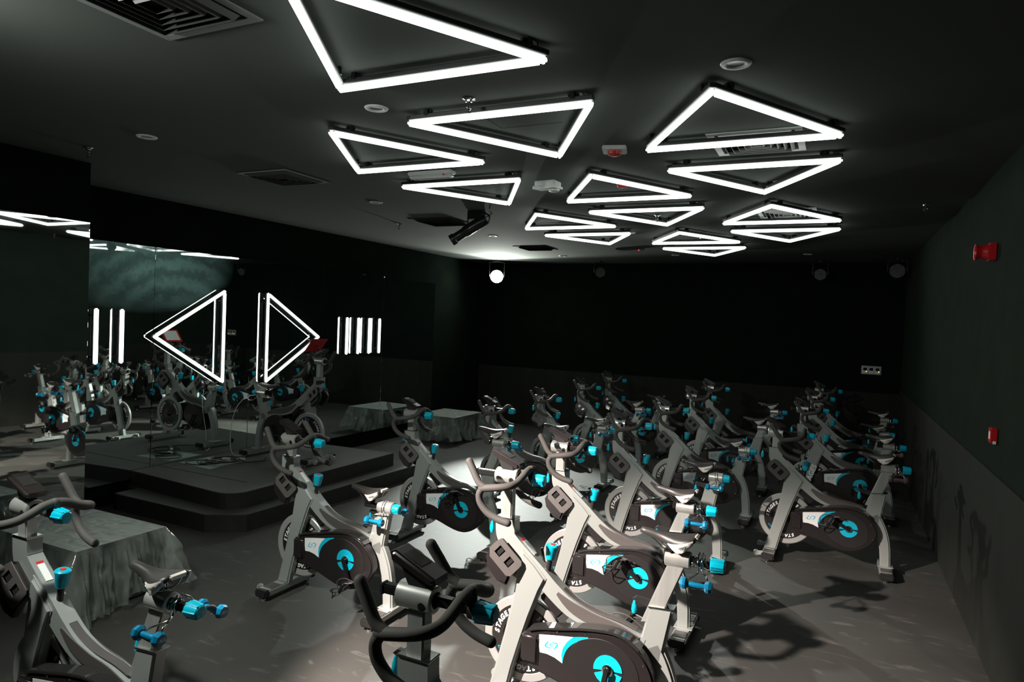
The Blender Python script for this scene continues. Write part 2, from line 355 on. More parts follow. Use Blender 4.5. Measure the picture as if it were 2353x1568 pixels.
# ================================================================== triangle lights
def light_tri_parts(root, pts, z, zc, side):
    """pts: 3 plan points relative to root (2-D); builds tubes along the triangle; z: tube height; zc: mounting surface (both along local +z)"""
    n = 3
    for i in range(3):
        a, b_ = Vector(pts[i]), Vector(pts[(i+1) % 3]); d = (b_-a).normalized(); nn = Vector((-d.y, d.x)); L = (b_-a).length
        ang = math.atan2(d.y, d.x); mid = (a+b_)/2
        # tubes meet pinwheel fashion: one end runs past the corner, the other stops short
        M = Matrix.Translation((mid.x, mid.y, 0)) @ Matrix.Rotation(ang, 4, 'Z')
        s = side
        link('led_tube', box(nb(), -L/2+.012, L/2+.014, -.0182, .0182, z-.018, z+.017, .012, 3, M), 'led_white', root, 50)
        link('tube_housing', box(nb(), -L/2+.012, L/2+.016, -.021, .021, z+.0175, z+.044, .004, 1, M), 'housing', root)
        for e in (-L/2+.13, L/2-.10):
            bm = nb(); box(bm, e-.012, e+.012, -.026, .026, z+.030, zc, .002, 1, M)
            box(bm, e-.03, e+.03, -.012, .012, z+.046, zc-.004, .004, 1, M)
            link('mounting_clip', bm, 'black_metal', root)
        bm = nb(); P = [(L/2-.04, 0, z+.044), (L/2-.05, -.01, zc-.006), (L/2-.10, -.015, zc-.005), (L/2-.13, -.012, z+.055), (L/2-.09, -.008, z+.050)]
        P = [M @ Vector(p) for p in P]; tube(bm, spline(P, 5), .004, 6)
        link('cable', bm, 'black_plastic', root, 60)
hh = 1.2; s_ = .97856*hh; h3 = s_*math.sqrt(3)/2
cols = [1, 1, 0, 0, 2, 2, 1, 1, 0, 0, 2, 2, 1, 1]; rowk = [0, 0, 1, 1, 1, 1, 2, 2, 3, 3, 3, 3, 4, 4]
TL = ['nearest ceiling triangle of white tubes, cut off by the top edge',
      'white ceiling triangle with its point away, just behind the nearest one',
      'leftmost white ceiling triangle, point towards the camera, above the clear exit fitting',
      'white ceiling triangle pointing away, just beyond the clear exit fitting',
      'large white ceiling triangle on the right, crossing the nearer white air vent',
      'white ceiling triangle pointing away, right behind the nearer white air vent',
      'middle ceiling triangle framing the red detector',
      'middle ceiling triangle pointing away, with a sprinkler inside it',
      'small far left ceiling triangle, point towards the camera',
      'small far left ceiling triangle pointing away, the last on the left',
      'far right ceiling triangle crossing the farther white air vent',
      'far right ceiling triangle pointing away, the last on the right',
      'second farthest ceiling triangle in the middle row',
      'farthest and smallest ceiling triangle of white tubes']
for i in range(14):
    cx = (-2.565843+1.019057*cols[i])*hh; cy = ((2.098152 if i % 2 == 0 else 3.202074)+1.402961*rowk[i])*hh
    if i % 2 == 0: pts = [(0, -h3*2/3), (s_/2, h3/3), (-s_/2, h3/3)]
    else: pts = [(s_/2, -h3/3), (0, h3*2/3), (-s_/2, -h3/3)]
    root = empty('triangle_light', (cx, cy, H), 0, TL[i], 'ceiling light', 'triangles of white tubes hung under the ceiling')
    light_tri_parts(root, pts, 3.40-H, 0, 1)
# two upright triangles and upright bars in front of the mirror
kx = 7.07/7.05
def wy(y): return y*kx
def wz(z): return 2.2+(z-2.2)*kx
def wall_root(name, y, z, label, cat, group):
    root = empty(name, (0, 0, 0), 0, label, cat, group)
    # local x -> world +y, local y -> world +z... local z -> world -x (towards the mirror)
    root.matrix_world = Matrix(((0, 0, -1, -7.07), (1, 0, 0, y), (0, -1, 0, z), (0, 0, 0, 1)))
    return root
for pts, lab in (([(5.21, 1.87), (6.18, 2.44), (6.18, 1.29)], 'lit triangle on the mirror wall pointing left'),
                 ([(6.91, 2.45), (7.93, 1.855), (6.91, 1.25)], 'lit triangle on the mirror wall pointing right')):
    c0 = sum(wy(p[0]) for p in pts)/3; c1_ = sum(wz(p[1]) for p in pts)/3
    root = wall_root('triangle_light', c0, c1_, lab, 'wall light', 'lit triangles on the mirror wall')
    light_tri_parts(root, [(wy(a)-c0, -(wz(b_)-c1_)) for a, b_ in pts], 0.0, .0800, 1)
for y, lab, g in ((4.53, 'upright light bar at the left end of the mirror wall', 'l'), (4.815, 'upright light bar just left of the left lit triangle', 'l'),
               (8.58, 'leftmost of the four upright light bars on the right', 'r'), (8.865, 'second from the left of the four upright light bars on the right', 'r'),
               (9.15, 'third from the left of the four upright light bars on the right', 'r'), (9.425, 'rightmost of the four upright light bars on the right', 'r')):
    root = wall_root('bar_light', wy(y), wz(1.873), lab, 'wall light', 'upright light bars on the mirror wall')
    Mv = Matrix.Rotation(PI/2, 4, 'Z')
    link('led_tube', box(nb(), -.297, .297, -.021, .021, -.021, .017, .012, 3, Mv), 'led_white', root, 50)
    link('tube_housing', box(nb(), -.299, .299, -.021, .021, .0175, .044, .004, 1, Mv), 'housing', root)
    for e in (-.22, .22):
        link('mounting_clip', box(nb(), e-.012, e+.012, -.026, .026, .03, .0802, .002, 1, Mv), 'black_metal', root)

# ================================================================== ceiling fittings
def vent(x, y, s, label, fm, lm, flat=False):
    root = empty('ceiling_vent', (x, y, H), 0, label, 'air vent', 'square air vents in the ceiling')
    link('duct_void', box(nb(), -s/2+.03, s/2-.03, -s/2+.03, s/2-.03, -.003, -.0005), 'vent_void', root)
    bm = nb(); w = .045
    for a in range(4):
        prism(bm, [(-s/2, -s/2), (s/2, -s/2), (s/2-w, -s/2+w), (-s/2+w, -s/2+w)], -.009, -.001, .0015, 1, 'z', Matrix.Rotation(a*PI/2, 4, 'Z'))
    link('vent_frame', bm, fm, root)
    r = s/2-w-.022; k = 0
    while r > .03:
        bm = nb()
        for a in range(4):
            M = Matrix.Rotation(a*PI/2, 4, 'Z'); t = nb()
            v = [(-r, -r, -.004), (r, -r, -.004), (r-.016, -r+.016, -.030), (-r+.016, -r+.016, -.030)]
            lo = [t.verts.new(p) for p in v]; hi = [t.verts.new((p[0]*.994, p[1]*.994+.0012, p[2]+.0015)) for p in v]
            t.faces.new(lo); t.faces.new(hi[::-1])
            for q in range(4): t.faces.new((lo[q], lo[(q+1) % 4], hi[(q+1) % 4], hi[q]))
            merge(bm, t, M)
        link('louver_ring', bm, lm, root); r -= .042
vent(-2.61, 1.89, .60, 'large dark air vent at the top left, nearest the camera', 'vent_grey', 'vent_black')
vent(-4.74, 4.80, .60, 'dark air vent in the ceiling left of the leftmost triangle light', 'vent_black', 'vent_black')
vent(-.55, 4.80, .58, 'white air vent crossed by the large right ceiling triangle', 'white_plastic', 'white_plastic')
vent(-.55, 7.73, .58, 'white air vent behind the far right ceiling triangle', 'white_plastic', 'white_plastic')
vent(-4.72, 7.55, .62, 'black air vent beside the hanging projector spotlight', 'vent_void', 'vent_void')
vent(-4.68, 10.50, .58, 'black air vent near the bright back lamp', 'vent_void', 'vent_void')
DL = {(-4.7, 3.37): 'round recessed downlight far left, left of the dark air vent', (-2.6, 3.37): 'round recessed downlight between the nearest and leftmost ceiling triangles',
      (-.5, 3.37): 'round recessed downlight above the large right ceiling triangle', (-4.7, 6.14): 'round recessed downlight left of the hanging spotlight',
      (-4.7, 8.97): 'round recessed downlight in the glow above the bright back lamp', (-2.6, 8.97): 'round recessed downlight between the far left ceiling triangles',
      (-4.7, 11.8): 'round recessed downlight at the far left end of the ceiling', (-2.6, 11.8): 'round recessed downlight just beyond the farthest ceiling triangle',
      (-.5, 11.8): 'round recessed downlight at the far right end of the ceiling', (-.5, 6.14): 'round recessed downlight over the right pair of ceiling triangles',
      (-.5, 8.97): 'round recessed downlight over the far right pair of ceiling triangles'}
for (x, y), lab in DL.items():
    root = empty('downlight', (x, y, H), 0, lab, 'ceiling light', 'round recessed downlights')
    link('trim_ring', lathe(nb(), [(.040, -.001), (.043, -.007), (.052, -.010), (.068, -.008), (.073, -.001)], 'z', n=36), 'white_plastic', root, 50)
    link('lens', lathe(nb(), [(0, -.0015), (.030, -.0018), (.040, -.003)], 'z', n=36), 'lens_dim', root, 50)
def sprinkler(x, y, label):
    root = empty('sprinkler', (x, y, H), 0, label, 'sprinkler', 'chrome fire sprinklers')
    link('escutcheon', lathe(nb(), [(0, -.001), (.035, -.002), (.038, -.006), (.022, -.012), (.020, -.022), (.012, -.024)], 'z', n=28), 'chrome', root, 40)
    bm = lathe(nb(), [(.009, -.02), (.009, -.055), (.005, -.058), (.005, -.075)], 'z', n=14)
    tube(bm, spline([(.008, 0, -.04), (.016, 0, -.055), (.004, 0, -.074)], 4), .0022, 6); tube(bm, spline([(-.008, 0, -.04), (-.016, 0, -.055), (-.004, 0, -.074)], 4), .0022, 6)
    link('sprinkler_head', bm, 'chrome', root, 50)
    link('deflector', lathe(nb(), [(0, -.075), (.016, -.076), (.016, -.079), (0, -.080)], 'z', n=20), 'chrome', root, 40)
sprinkler(-1.97, 3.40, 'chrome sprinkler above the second ceiling triangle')
sprinkler(-5.50, 3.44, 'chrome sprinkler at the far left of the ceiling')
sprinkler(-5.42, 7.60, 'chrome sprinkler left of the black air vent')
sprinkler(-1.90, 7.58, 'chrome sprinkler inside the middle ceiling triangle')
sprinkler(.68, 7.45, 'small sprinkler in the dark at the right of the ceiling')
sprinkler(-1.70, 9.10, 'small sprinkler above the second farthest ceiling triangle')
# detectors
def detector(x, y, label, s=.17):
    root = empty('heat_detector', (x, y, H), .25, label, 'detector')
    link('base_plate', box(nb(), -s/2, s/2, -s/2, s/2, -.028, -.001, .006, 2), 'white_plastic', root)
    link('sensor_cup', lathe(nb(), [(.050, -.028), (.045, -.05), (.030, -.058), (0, -.060)], 'z', n=28), 'red', root, 40)
detector(-1.50, 4.68, 'square white detector with a red underside, near the middle of the ceiling')
root = empty('alarm_sounder', (-1.75, 5.72, H), 0, 'bright red alarm cup on the ceiling inside the middle triangle', 'alarm')
link('sounder_cup', lathe(nb(), [(.062, -.001), (.060, -.02), (.040, -.062), (.034, -.066), (0, -.066)], 'z', n=28), 'red', root, 40)
link('sounder_flange', lathe(nb(), [(.068, -.001), (.070, -.012), (.062, -.014)], 'z', n=28), 'white_plastic', root, 40)
root = empty('detector', (-1.75, 10.6, H), 0, 'small detector with a red ring beyond the far ceiling triangles', 'detector')
link('detector_body', lathe(nb(), [(.055, -.001), (.052, -.03), (.035, -.045), (0, -.047)], 'z', n=24), 'white_plastic', root, 40)
link('indicator_ring', lathe(nb(), [(.030, -.045), (.026, -.052), (0, -.053)], 'z', n=24), 'red', root, 40)
root = empty('sensor_box', (-2.41, 5.62, H), -.1, 'white wedge-shaped sensor box under the middle of the ceiling', 'sensor')
bm = box(nb(), -.10, .10, -.07, .07, -.045, -.001, .006, 2)
link('box_body', bm, 'white_plastic', root)
link('sloped_cover', prism(nb(), [(-.072, -.045), (.072, -.045), (.082, -.062), (-.082, -.075)], -.115, .115, .004, 2, 'x'), 'white_plastic', root)
link('round_sensor', lathe(nb(), [(.048, -.06), (.048, -.082), (.040, -.088), (0, -.090)], 'z', (.05, .03, 0), 28), 'white_plastic', root, 40)
mat('clear_cover', (0.75, 0.78, 0.76), 0.12, spec=0.8)
for x, y, L, lab, lit in ((-3.23, 4.98, .44, 'clear rectangular emergency fitting beside the leftmost ceiling triangle', False),
                          (-3.10, 10.70, .46, 'clear emergency fitting with a glowing red indicator, far down the ceiling', True)):
    root = empty('emergency_light', (x, y, H), 0, lab, 'emergency light', 'clear emergency fittings')
    link('back_tray', box(nb(), -L/2, L/2, -.05, .05, -.03, -.001, .008, 2), 'white_plastic' if not lit else 'box_dark', root)
    link('clear_lens', box(nb(), -L/2+.01, L/2-.01, -.045, .045, -.062, -.028, .014, 3), 'clear_cover' if not lit else 'lens_dim', root, 50)
    bm = nb(); M = Matrix.Translation((L/2-.07, -.047, -.042))
    box(bm, -.009, .009, -.004, .004, -.006, .006, .002, 1, M); link('indicator_lamp', bm, 'led_red' if lit else 'red', root)
# ---- stage lamps
def par(loc, aim, label, r=.12, depth=.16, lens='lens_dim', lit=False, name='stage_spotlight', hang=None, lensmat=None):
    loc = Vector(loc); root = empty(name, loc, 0, label, 'spotlight', None)
    q = (Vector(aim)-loc).to_track_quat('Z', 'Y').to_matrix().to_4x4()
    link('lamp_body', lathe(nb(), [(r, .0), (r*1.02, -.02), (r, -depth*.6), (r*.62, -depth), (0, -depth)], 'z', n=32, M=q), 'black_metal', root, 40)
    if lit:
        link('lens', lathe(nb(), [(r*.96, .004), (r*.80, .014), (r*.45, .024), (0, .028)], 'z', n=32, M=q), 'lamp_lens', root, 50)
    else:
        link('lens_plate', lathe(nb(), [(r*.98, .002), (0, .003)], 'z', n=32, M=q), 'black_plastic', root)
        bm = nb(); k = 0
        for a in range(-5, 6):
            for b_ in range(-5, 6):
                px_, py_ = (a+b_/2)*r*.205, b_*r*.1776
                if r*.12 < math.hypot(px_, py_) < r*.93:
                    lathe(bm, [(r*.066, .002), (r*.05, .008), (0, .010)], 'z', (px_, py_, 0), 8, q)
        link('led_lenses', bm, 'lens_dim', root, 60)
    bm = nb(); top_ = H-loc.z; s = r+.02
    side = (q @ Vector((1, 0, 0))); side = Vector((side.x, side.y, 0)).normalized()
    tube(bm, [side*s, side*s+Vector((0, 0, top_-.05)), Vector((0, 0, top_-.03)), -side*s+Vector((0, 0, top_-.05)), -side*s], .009, 8)
    tube(bm, [Vector((0, 0, top_-.035)), Vector((0, 0, top_-.002))], .02, 10, cap='flat')
    link('yoke', bm, 'black_metal', root, 60)
    return root
par(BACK_LAMP, BACK_AIM*0.35+Vector((-1, 0, 2.0))*0.65, 'bright white spotlight shining from the far left corner', .135, .2, lit=True, lensmat='lamp_lens')
par(KEY_LAMP, KEY_AIM, 'black stage spotlight hung from the ceiling near the left, above the front bikes', .10, .2, lit=True)
par((-4.27, 12.75, 3.24), (-2, 4, 1.4), 'faint unlit spotlight on the far wall, nearest the bright lamp', .10)
par((-.33, 12.75, 3.22), (-1, 4, 1.4), 'faint unlit spotlight at the right of the far wall', .10)
par((.80, 12.45, 3.26), (.1, 2, 2.0), 'unlit spotlight with a clear cluster of dotted lenses in the far right corner', .115)
root = empty('projector_spotlight', (-3.84, 6.9, H), 0, 'long black spotlight slung from the ceiling in front of the bright lamp', 'spotlight')
bm = box(nb(), -.09, .09, -.06, .06, -.10, -.001, .006); link('ceiling_bracket', bm, 'black_metal', root)
bm = nb(); tube(bm, spline([(-.09, -.02, -.03), (-.11, 0, -.14), (-.06, 0, -.2)], 5), .01, 8); tube(bm, spline([(.09, 0, -.02), (.17, 0, -.07), (.15, 0, -.15), (.08, 0, -.16)], 5), .009, 8)
link('yoke', bm, 'black_metal', root, 60)
d = Vector((-.62, -.25, -.45)).normalized(); q = d.to_track_quat('Z', 'Y').to_matrix().to_4x4(); q.translation = Vector((.10, .02, -.10))
link('lamp_barrel', lathe(nb(), [(0, -.02), (.055, -.015), (.065, .02), (.065, .26), (.055, .28), (.055, .40), (.066, .41), (.066, .46), (.05, .46), (.045, .43), (0, .43)], 'z', n=24, M=q), 'black_metal', root, 40)
link('power_cable', tube(nb(), spline([(.12, 0, -.08), (.2, 0, -.04), (.16, .02, -.01)], 6), .005, 6), 'black_plastic', root, 60)

# ================================================================== things on the walls
root = empty('wall_strobe', (X1, 5.95, 2.845), 0, 'red fire alarm sounder with a flared horn high on the right wall', 'fire alarm')
link('back_box', box(nb(), -.055, -.001, -.062, .062, -.062, .062, .008, 2), 'red_paint', root)
link('horn', lathe(nb(), [(.058, -.055), (.056, -.065), (.046, -.085), (.046, -.105), (.060, -.125), (.060, -.130), (.050, -.128), (.030, -.10), (.030, -.09), (0, -.09)], 'x', n=32), 'red_paint', root, 40)
root = empty('call_point', (X1, 5.56, 1.56), 0, 'small red fire call point low on the right wall', 'call point')
link('body', box(nb(), -.042, -.001, -.045, .045, -.052, .052, .005, 2), 'red_paint', root)
link('glass_label', box(nb(), -.044, -.0415, -.020, .020, -.026, .026, .001, 1), 'white_print', root)
link('key_tab', box(nb(), -.03, -.01, -.052, -.044, -.055, -.035, .002, 1), 'white_plastic', root)
root = empty('switch_panel', (.54, Y1-.012, 1.61), 0, 'three-gang control panel with two amber lamps on the far wall', 'switch panel')
link('face_plate', box(nb(), -.155, .155, -.02, -.001, -.075, .075, .006, 2), 'vent_grey', root)
for k in range(3):
    x = -.095+.095*k
    m_ = link('control_module', box(nb(), x-.042, x+.042, -.028, -.018, -.06, .05, .003, 1), 'white_plastic', root)
    link('display_window', box(nb(), x-.03, x+.03, -.0292, -.0275, -.008, .042, .001, 1), 'vent_void', m_)
    if k != 1: link('indicator_lamp', box(nb(), x+.016, x+.026, -.031, -.028, -.028, -.018, .002, 1), 'led_amber', m_)

# ================================================================== boxes under plastic film
def wrapped(x0, x1, y0, y1, h, label, seed, flare=.10):
    rnd = random.Random(seed); cx, cy = (x0+x1)/2, (y0+y1)/2; a, b_ = (x1-x0)/2, (y1-y0)/2
    root = empty('wrapped_box', (cx, cy, 0), 0, label, 'covered box', 'low boxes wrapped in clear plastic')
    link('inner_box', box(nb(), -a+.05, a-.05, -b_+.05, b_-.05, 0, h-.03, .02, 2), 'box_dark', root)
    ph = [rnd.uniform(0, 6.28) for _ in range(12)]
    # skirt: rings round the box
    N = 300; rows = 22; t = nb(); rings = []
    per = []
    for k in range(N):
        s = k/N*4; e = int(s); f = s-e
        c = [(-a, -b_), (a, -b_), (a, b_), (-a, b_)]; p0, p1 = c[e], c[(e+1) % 4]
        per.append((Vector((p0[0]+(p1[0]-p0[0])*f, p0[1]+(p1[1]-p0[1])*f)), min(f, 1-f)*2))
    for r in range(rows+1):
        v = r/rows; ring = []
        for k, (p, ce) in enumerate(per):
            ang = 2*PI*k/N; corner = max(0, 1-ce*3.2)
            out = flare*v*(.35+.5*math.sin(7*ang+ph[0])**2+1.3*corner)
            fold = v*(.022*math.sin(31*ang+ph[1]+2*v)+.016*math.sin(53*ang+ph[2]-4*v)+.012*math.sin(17*ang+9*v+ph[3])+.035*corner*math.sin(90*ang))
            fold += .006*math.sin(80*ang+ph[4]+10*v)*min(1, v*3)
            d = p.normalized(); d = Vector((p.x/a if abs(p.x) > a*.98 else p.x/a*.25, p.y/b_ if abs(p.y) > b_*.98 else p.y/b_*.25)).normalized()
            q = p+d*(out+fold)
            hem = .055+.05*math.sin(3*ang+ph[5])+.025*math.sin(11*ang+ph[6])
            nv = mnoise.noise(Vector((p.x*5, p.y*5, v*2.5+seed)))+.5*mnoise.noise(Vector((p.x*13, p.y*13, v*6+seed)))
            q = q+d*(.040*nv*min(1, v*2.5))
            z = (h+.004)-(h-max(hem, .006))*v-.010*math.sin(13*ang+ph[7])*v*(1-v)
            ring.append(t.verts.new((q.x, q.y, z)))
        rings.append(ring)
    for r in range(rows):
        for k in range(N): t.faces.new((rings[r][k], rings[r][(k+1) % N], rings[r+1][(k+1) % N], rings[r+1][k]))
    link('plastic_skirt', t, 'plastic_film', root, 180)
    t = nb(); n = 80; g = []
    for i in range(n+1):
        g.append([])
        for j in range(n+1):
            u, w = -1+2*i/n, -1+2*j/n
            z = h+.006+.016*abs(mnoise.noise(Vector((u*2.2+seed, w*5, 1))))+.010*abs(mnoise.noise(Vector((u*6, w*9, seed))))
            edge = max(abs(u), abs(w)); z = h+.004+(z-h-.004)*min(1, (1-edge)*9)
            g[-1].append(t.verts.new((u*a, w*b_, z)))
    for i in range(n):
        for j in range(n): t.faces.new((g[i][j], g[i+1][j], g[i+1][j+1], g[i][j+1]))
    link('plastic_top', t, 'film_top', root, 180)
wrapped(-5.66, -4.63, 2.87, 3.56, .50, 'low box under creased clear plastic, at the left behind the nearest bike', 5, .13)
wrapped(-6.80, -5.98, 10.25, 11.25, .47, 'low box under clear plastic standing past the far end of the stage', 9, .08)

# ================================================================== the indoor bike
# local frame: x backwards from the front foot, y across (camera side negative), z up
def logo(bm, cx, cz, s, y0, y1):
    """two hooked strokes round a small hook"""
    def P(l): return [(cx+a*s, cz+b_*s) for a, b_ in l]
    for g in (1, -1):
        cl = [(-.38*g, .54*g), (-.62*g, .24*g), (-.95*g, -.26*g), (-.90*g, -.40*g), (-.10*g, -.47*g)]
        prism(bm, P(strip(cl, [.02, .07, .09, .085, .05])), y0, y1)
    prism(bm, P([(.20, .22), (-.10, .24), (-.26, .05), (-.22, -.16), (.0, -.24), (.22, -.20), (.18, -.10), (.0, -.13), (-.12, -.08), (-.13, .04), (-.04, .13), (.18, .12)]), y0, y1)
YC0, YC1 = -.118, -.045
def make_bike():
    B = empty('spin_bike', (0, 0, 0), 0, 'bike', 'exercise bike', 'spin bikes')
    L = lambda n, bm, m, p=B, sm=None: link(n, bm, m, p, sm)
    # feet
    for x, nm in ((.02, 'front_foot_bar'), (1.02, 'rear_foot_bar')):
        bar = L(nm, box(nb(), x-.055, x+.055, -.235, .235, .032, .082, .008, 2), 'frame_grey')
        for s in (-1, 1):
            y = s*.258
            L('end_cap', box(nb(), x-.058, x+.058, min(s*.225, s*.275), max(s*.225, s*.275), .028, .085, .010, 2), 'black_plastic', bar)
            L('leveling_foot', lathe(nb(), [(.0, 0), (.022, .0), (.020, .012), (.008, .014), (.008, .034)], 'z', (x, s*.235, 0), 16), 'chrome', bar, 40)
            L('floor_grip', box(nb(), x-.045, x+.045, min(s*.10, s*.20), max(s*.10, s*.20), .081, .085, .001, 1), 'pad_rubber', bar)
        if nm[0] == 'f':
            for s in (-1, 1):
                L('wheel_bracket', prism(nb(), [(-.11, .03), (-.085, .075), (-.03, .082), (-.03, .04)], s*.165-.018, s*.165-.012, .002, 1), 'frame_grey', bar)
                L('transport_wheel', lathe(nb(), [(0, -.012), (.026, -.012), (.029, -.008), (.029, .008), (.026, .012), (0, .012)], 'y', (-.088, s*.165, .052), 20), 'frame_grey', bar, 40)
    # single front leg, wide at the top
    leg = [(-.032, .075), (.082, .075), (.118, .235), (.165, .40), (.212, .55), (.265, .70), (.300, .775), (.235, .845), (.150, .915), (.128, .80), (.100, .62), (.062, .44), (.012, .24)]
    L('front_leg', prism(nb(), leg, -.052, .012, .012, 3), 'frame_grey', B, 40)
    # head tube running into the swept main tube
    mt = spline([(.030, 0, 1.075), (.036, 0, .985), (.066, 0, .945), (.150, 0, .878), (.262, 0, .784), (.345, 0, .712), (.450, 0, .640), (.580, 0, .596), (.720, 0, .575), (.860, 0, .535)], 5)
    mt = [(p.x, p.z) for p in mt]; n = len(mt)
    ws = [.060 if i < 6 else (.060-.012*min(1, (i-6)/8)) if i < 30 else .048-.014*(i-30)/(n-30) for i in range(n)]
    L('main_tube', prism(nb(), strip(mt, ws), -.036, .036, .010, 3), 'frame_grey', B, 40)
    L('collar_ring', box(nb(), -.033, .094, -.040, .040, 1.070, 1.078, .003, 2), 'chrome')
    # dark pads let into both flanks of the main tube
    seg = [p for p in mt if .36 < p[0] < .86]; m_ = len(seg)
    cen = [(p[0]+.004, p[1]+.013) for p in seg]
    wsp = [.004+.030*math.sin(PI*min(1, (i+1)/(m_*.42))*.5)*(1 if i < m_*.6 else 1-.6*(i-m_*.6)/(m_*.4)) for i in range(m_)]
    for y0, y1 in ((-.0395, -.034), (.034, .0395)): L('tube_pad', prism(nb(), strip(cen, wsp), y0, y1, .002, 1), 'pad_rubber')
    topc = [(p[0]+.012, p[1]+.048) for p in seg[1:-1]]
    L('top_pad', prism(nb(), strip(topc, [.003]*len(topc)), -.020, .020, .001, 1), 'pad_rubber')
    # warning label on the shoulder
    M = Matrix.Translation((.172, 0, .926)) @ Matrix.Rotation(math.radians(41), 4, 'Y')
    w_ = L('warning_label', box(nb(), -.045, .055, -.016, .016, -.001, .0015, 0, 1, M), 'white_print')
    L('label_band', box(nb(), -.058, -.044, -.016, .016, -.001, .0018, 0, 1, M), 'red', w_)
    # seat tube and rear leg
    L('seat_tube', prism(nb(), [(.820, .48), (.950, .455), (1.003, .750), (.880, .742)], -.034, .034, .010, 3), 'frame_grey', B, 40)
    L('seat_collar', prism(nb(), [(.875, .741), (1.007, .751), (1.009, .758), (.877, .748)], -.038, .038, .002, 2), 'chrome')
    rl = spline([(.895, 0, .545), (.945, 0, .46), (.985, 0, .36), (1.008, 0, .24), (1.018, 0, .075)], 5); rl = [(p.x, p.z) for p in rl]
    L('rear_leg', prism(nb(), strip(rl, [.052-.010*i/(len(rl)-1) for i in range(len(rl))]), -.034, .034, .012, 3), 'frame_grey', B, 40)
    L('rear_gusset', box(nb(), .955, 1.085, -.06, .06, .078, .088, .003, 1), 'frame_grey')
    # flywheel
    FC = (.150, .030, .378)
    fw_ = L('flywheel', lathe(nb(), [(.196, -.010), (.200, -.016), (.240, -.018), (.247, -.012), (.247, .012), (.240, .018), (.200, .016), (.196, .010), (.196, -.010)], 'y', FC, 72), 'ring_silver', B, 30)
    L('wheel_disc', lathe(nb(), [(0, -.014), (.05, -.014), (.125, -.008), (.130, -.0125), (.196, -.0125), (.198, -.002), (.198, .010), (.130, .0125), (.125, .008), (0, .014)], 'y', FC, 64), 'cover_black', fw_, 30)
    L('wheel_hub', lathe(nb(), [(0, -.036), (.028, -.034), (.034, -.020), (.040, -.012), (.040, .012), (.034, .026), (.02, .04), (0, .04)], 'y', FC, 24), 'black_metal', fw_, 40)
    for side in (-1, 1):
        bmw, bmt = nb(), nb()
        for k in range(3):
            a0 = math.radians(150-120*k)
            word = 'STAGES'
            for j, chh in enumerate(word):
                a = a0-(j-2.5)*math.radians(10.5); r = .166
                x, z = math.cos(a)*r, math.sin(a)*r
                if side < 0: M = Matrix.Translation((FC[0]+x, FC[1]-.0132, FC[2]+z)) @ Matrix.Rotation(-(a-PI/2), 4, 'Y') @ Matrix.Rotation(PI/2, 4, 'X')
                else: M = Matrix.Translation((FC[0]-x, FC[1]+.0132, FC[2]+z)) @ Matrix.Rotation((a-PI/2), 4, 'Y') @ Matrix.Rotation(PI, 4, 'Z') @ Matrix.Rotation(PI/2, 4, 'X')
                glyphs(bmw, chh, .040, M, .0004, .0019, .22)
            for da, target in ((-43, bmw), (-47.5, bmt)):
                a = a0+math.radians(da); t = nb()
                y = FC[1]+side*.0130; v = []
                for rr, dd in ((.140, -.011), (.190, -.011), (.190, .011), (.140, .011)):
                    aa = a+dd*.166/rr*1.1; v.append(t.verts.new((FC[0]-side*math.cos(aa)*rr, y, FC[2]+math.sin(aa)*rr)))
                t.faces.new(v); merge(target, t)
        L('lettering', bmw, 'white_print', fw_); L('teal_marks', bmt, 'teal_print', fw_)
        bl = nb()
        for k in range(3):
            a = math.radians(150-120*k-58); x, z = FC[0]-side*math.cos(a)*.166, FC[2]+math.sin(a)*.166
            t = nb(); logo(t, 0, 0, .020, -.0004, .0004)
            merge(bl, t, Matrix.Translation((x, FC[1]+side*.0132, z)) @ Matrix.Rotation((-1 if side < 0 else 1)*(a-PI/2), 4, 'Y'))
        L('wheel_logo', bl, 'teal_print', fw_)
    # belt cover
    cov = [(.235, .300), (.240, .500), (.300, .520), (.42, .545), (.56, .575), (.70, .590), (.80, .572), (.885, .510), (.935, .425), (.938, .360), (.90, .290), (.83, .225), (.745, .190), (.66, .188), (.56, .212), (.44, .252), (.33, .280)]
    cs = spline([(a, 0, b_) for a, b_ in cov[2:]], 5); cov = cov[:2]+[(p.x, p.z) for p in cs]
    cv = L('belt_cover', prism(nb(), cov, YC0, YC1, .012, 3), 'cover_black', B, 40)
    ins = spline([(.480, 0, .40), (.520, 0, .505), (.62, 0, .550), (.72, 0, .545), (.82, 0, .49), (.865, 0, .40), (.85, 0, .30), (.76, 0, .232), (.66, 0, .235), (.55, 0, .290)], 6, True)
    L('cover_panel', prism(nb(), [(p.x, p.z) for p in ins], YC0-.003, YC0+.002, .0015, 1), 'cover_inset', cv, 40)
    rim = [(.240, .506), (.30, .527), (.42, .552), (.56, .582), (.70, .597), (.80, .579), (.86, .540)]
    rim = [(p.x, p.z) for p in spline([(a, 0, b_) for a, b_ in rim], 5)]
    L('cover_rim', prism(nb(), strip(rim, [.0075]*len(rim)), YC0-.004, YC1+.004, .003, 2), 'trim_gloss', cv, 40)
    L('cover_front', box(nb(), .20, .305, YC0-.018, YC1, .330, .488, .014, 3), 'cover_black', cv, 40)
    for (x, z) in ((.41, .535), (.885, .47), (.905, .335), (.57, .562)):
        L('screw', lathe(nb(), [(.006, 0), (.005, -.002), (0, -.0025)], 'y', (x, YC0, z), 10), 'chrome', cv)
    L('white_panel', prism(nb(), [(p.x, p.z) for p in spline([(.305, 0, .497), (.40, 0, .513), (.500, 0, .528)], 4)]+[(p.x, p.z) for p in spline([(.470, 0, .495), (.448, 0, .455), (.440, 0, .415), (.446, 0, .372)], 5)]+[(.40, .392), (.355, .401), (.312, .400), (.306, .44)], YC0-.0012, YC0, 0), 'white_print', cv)
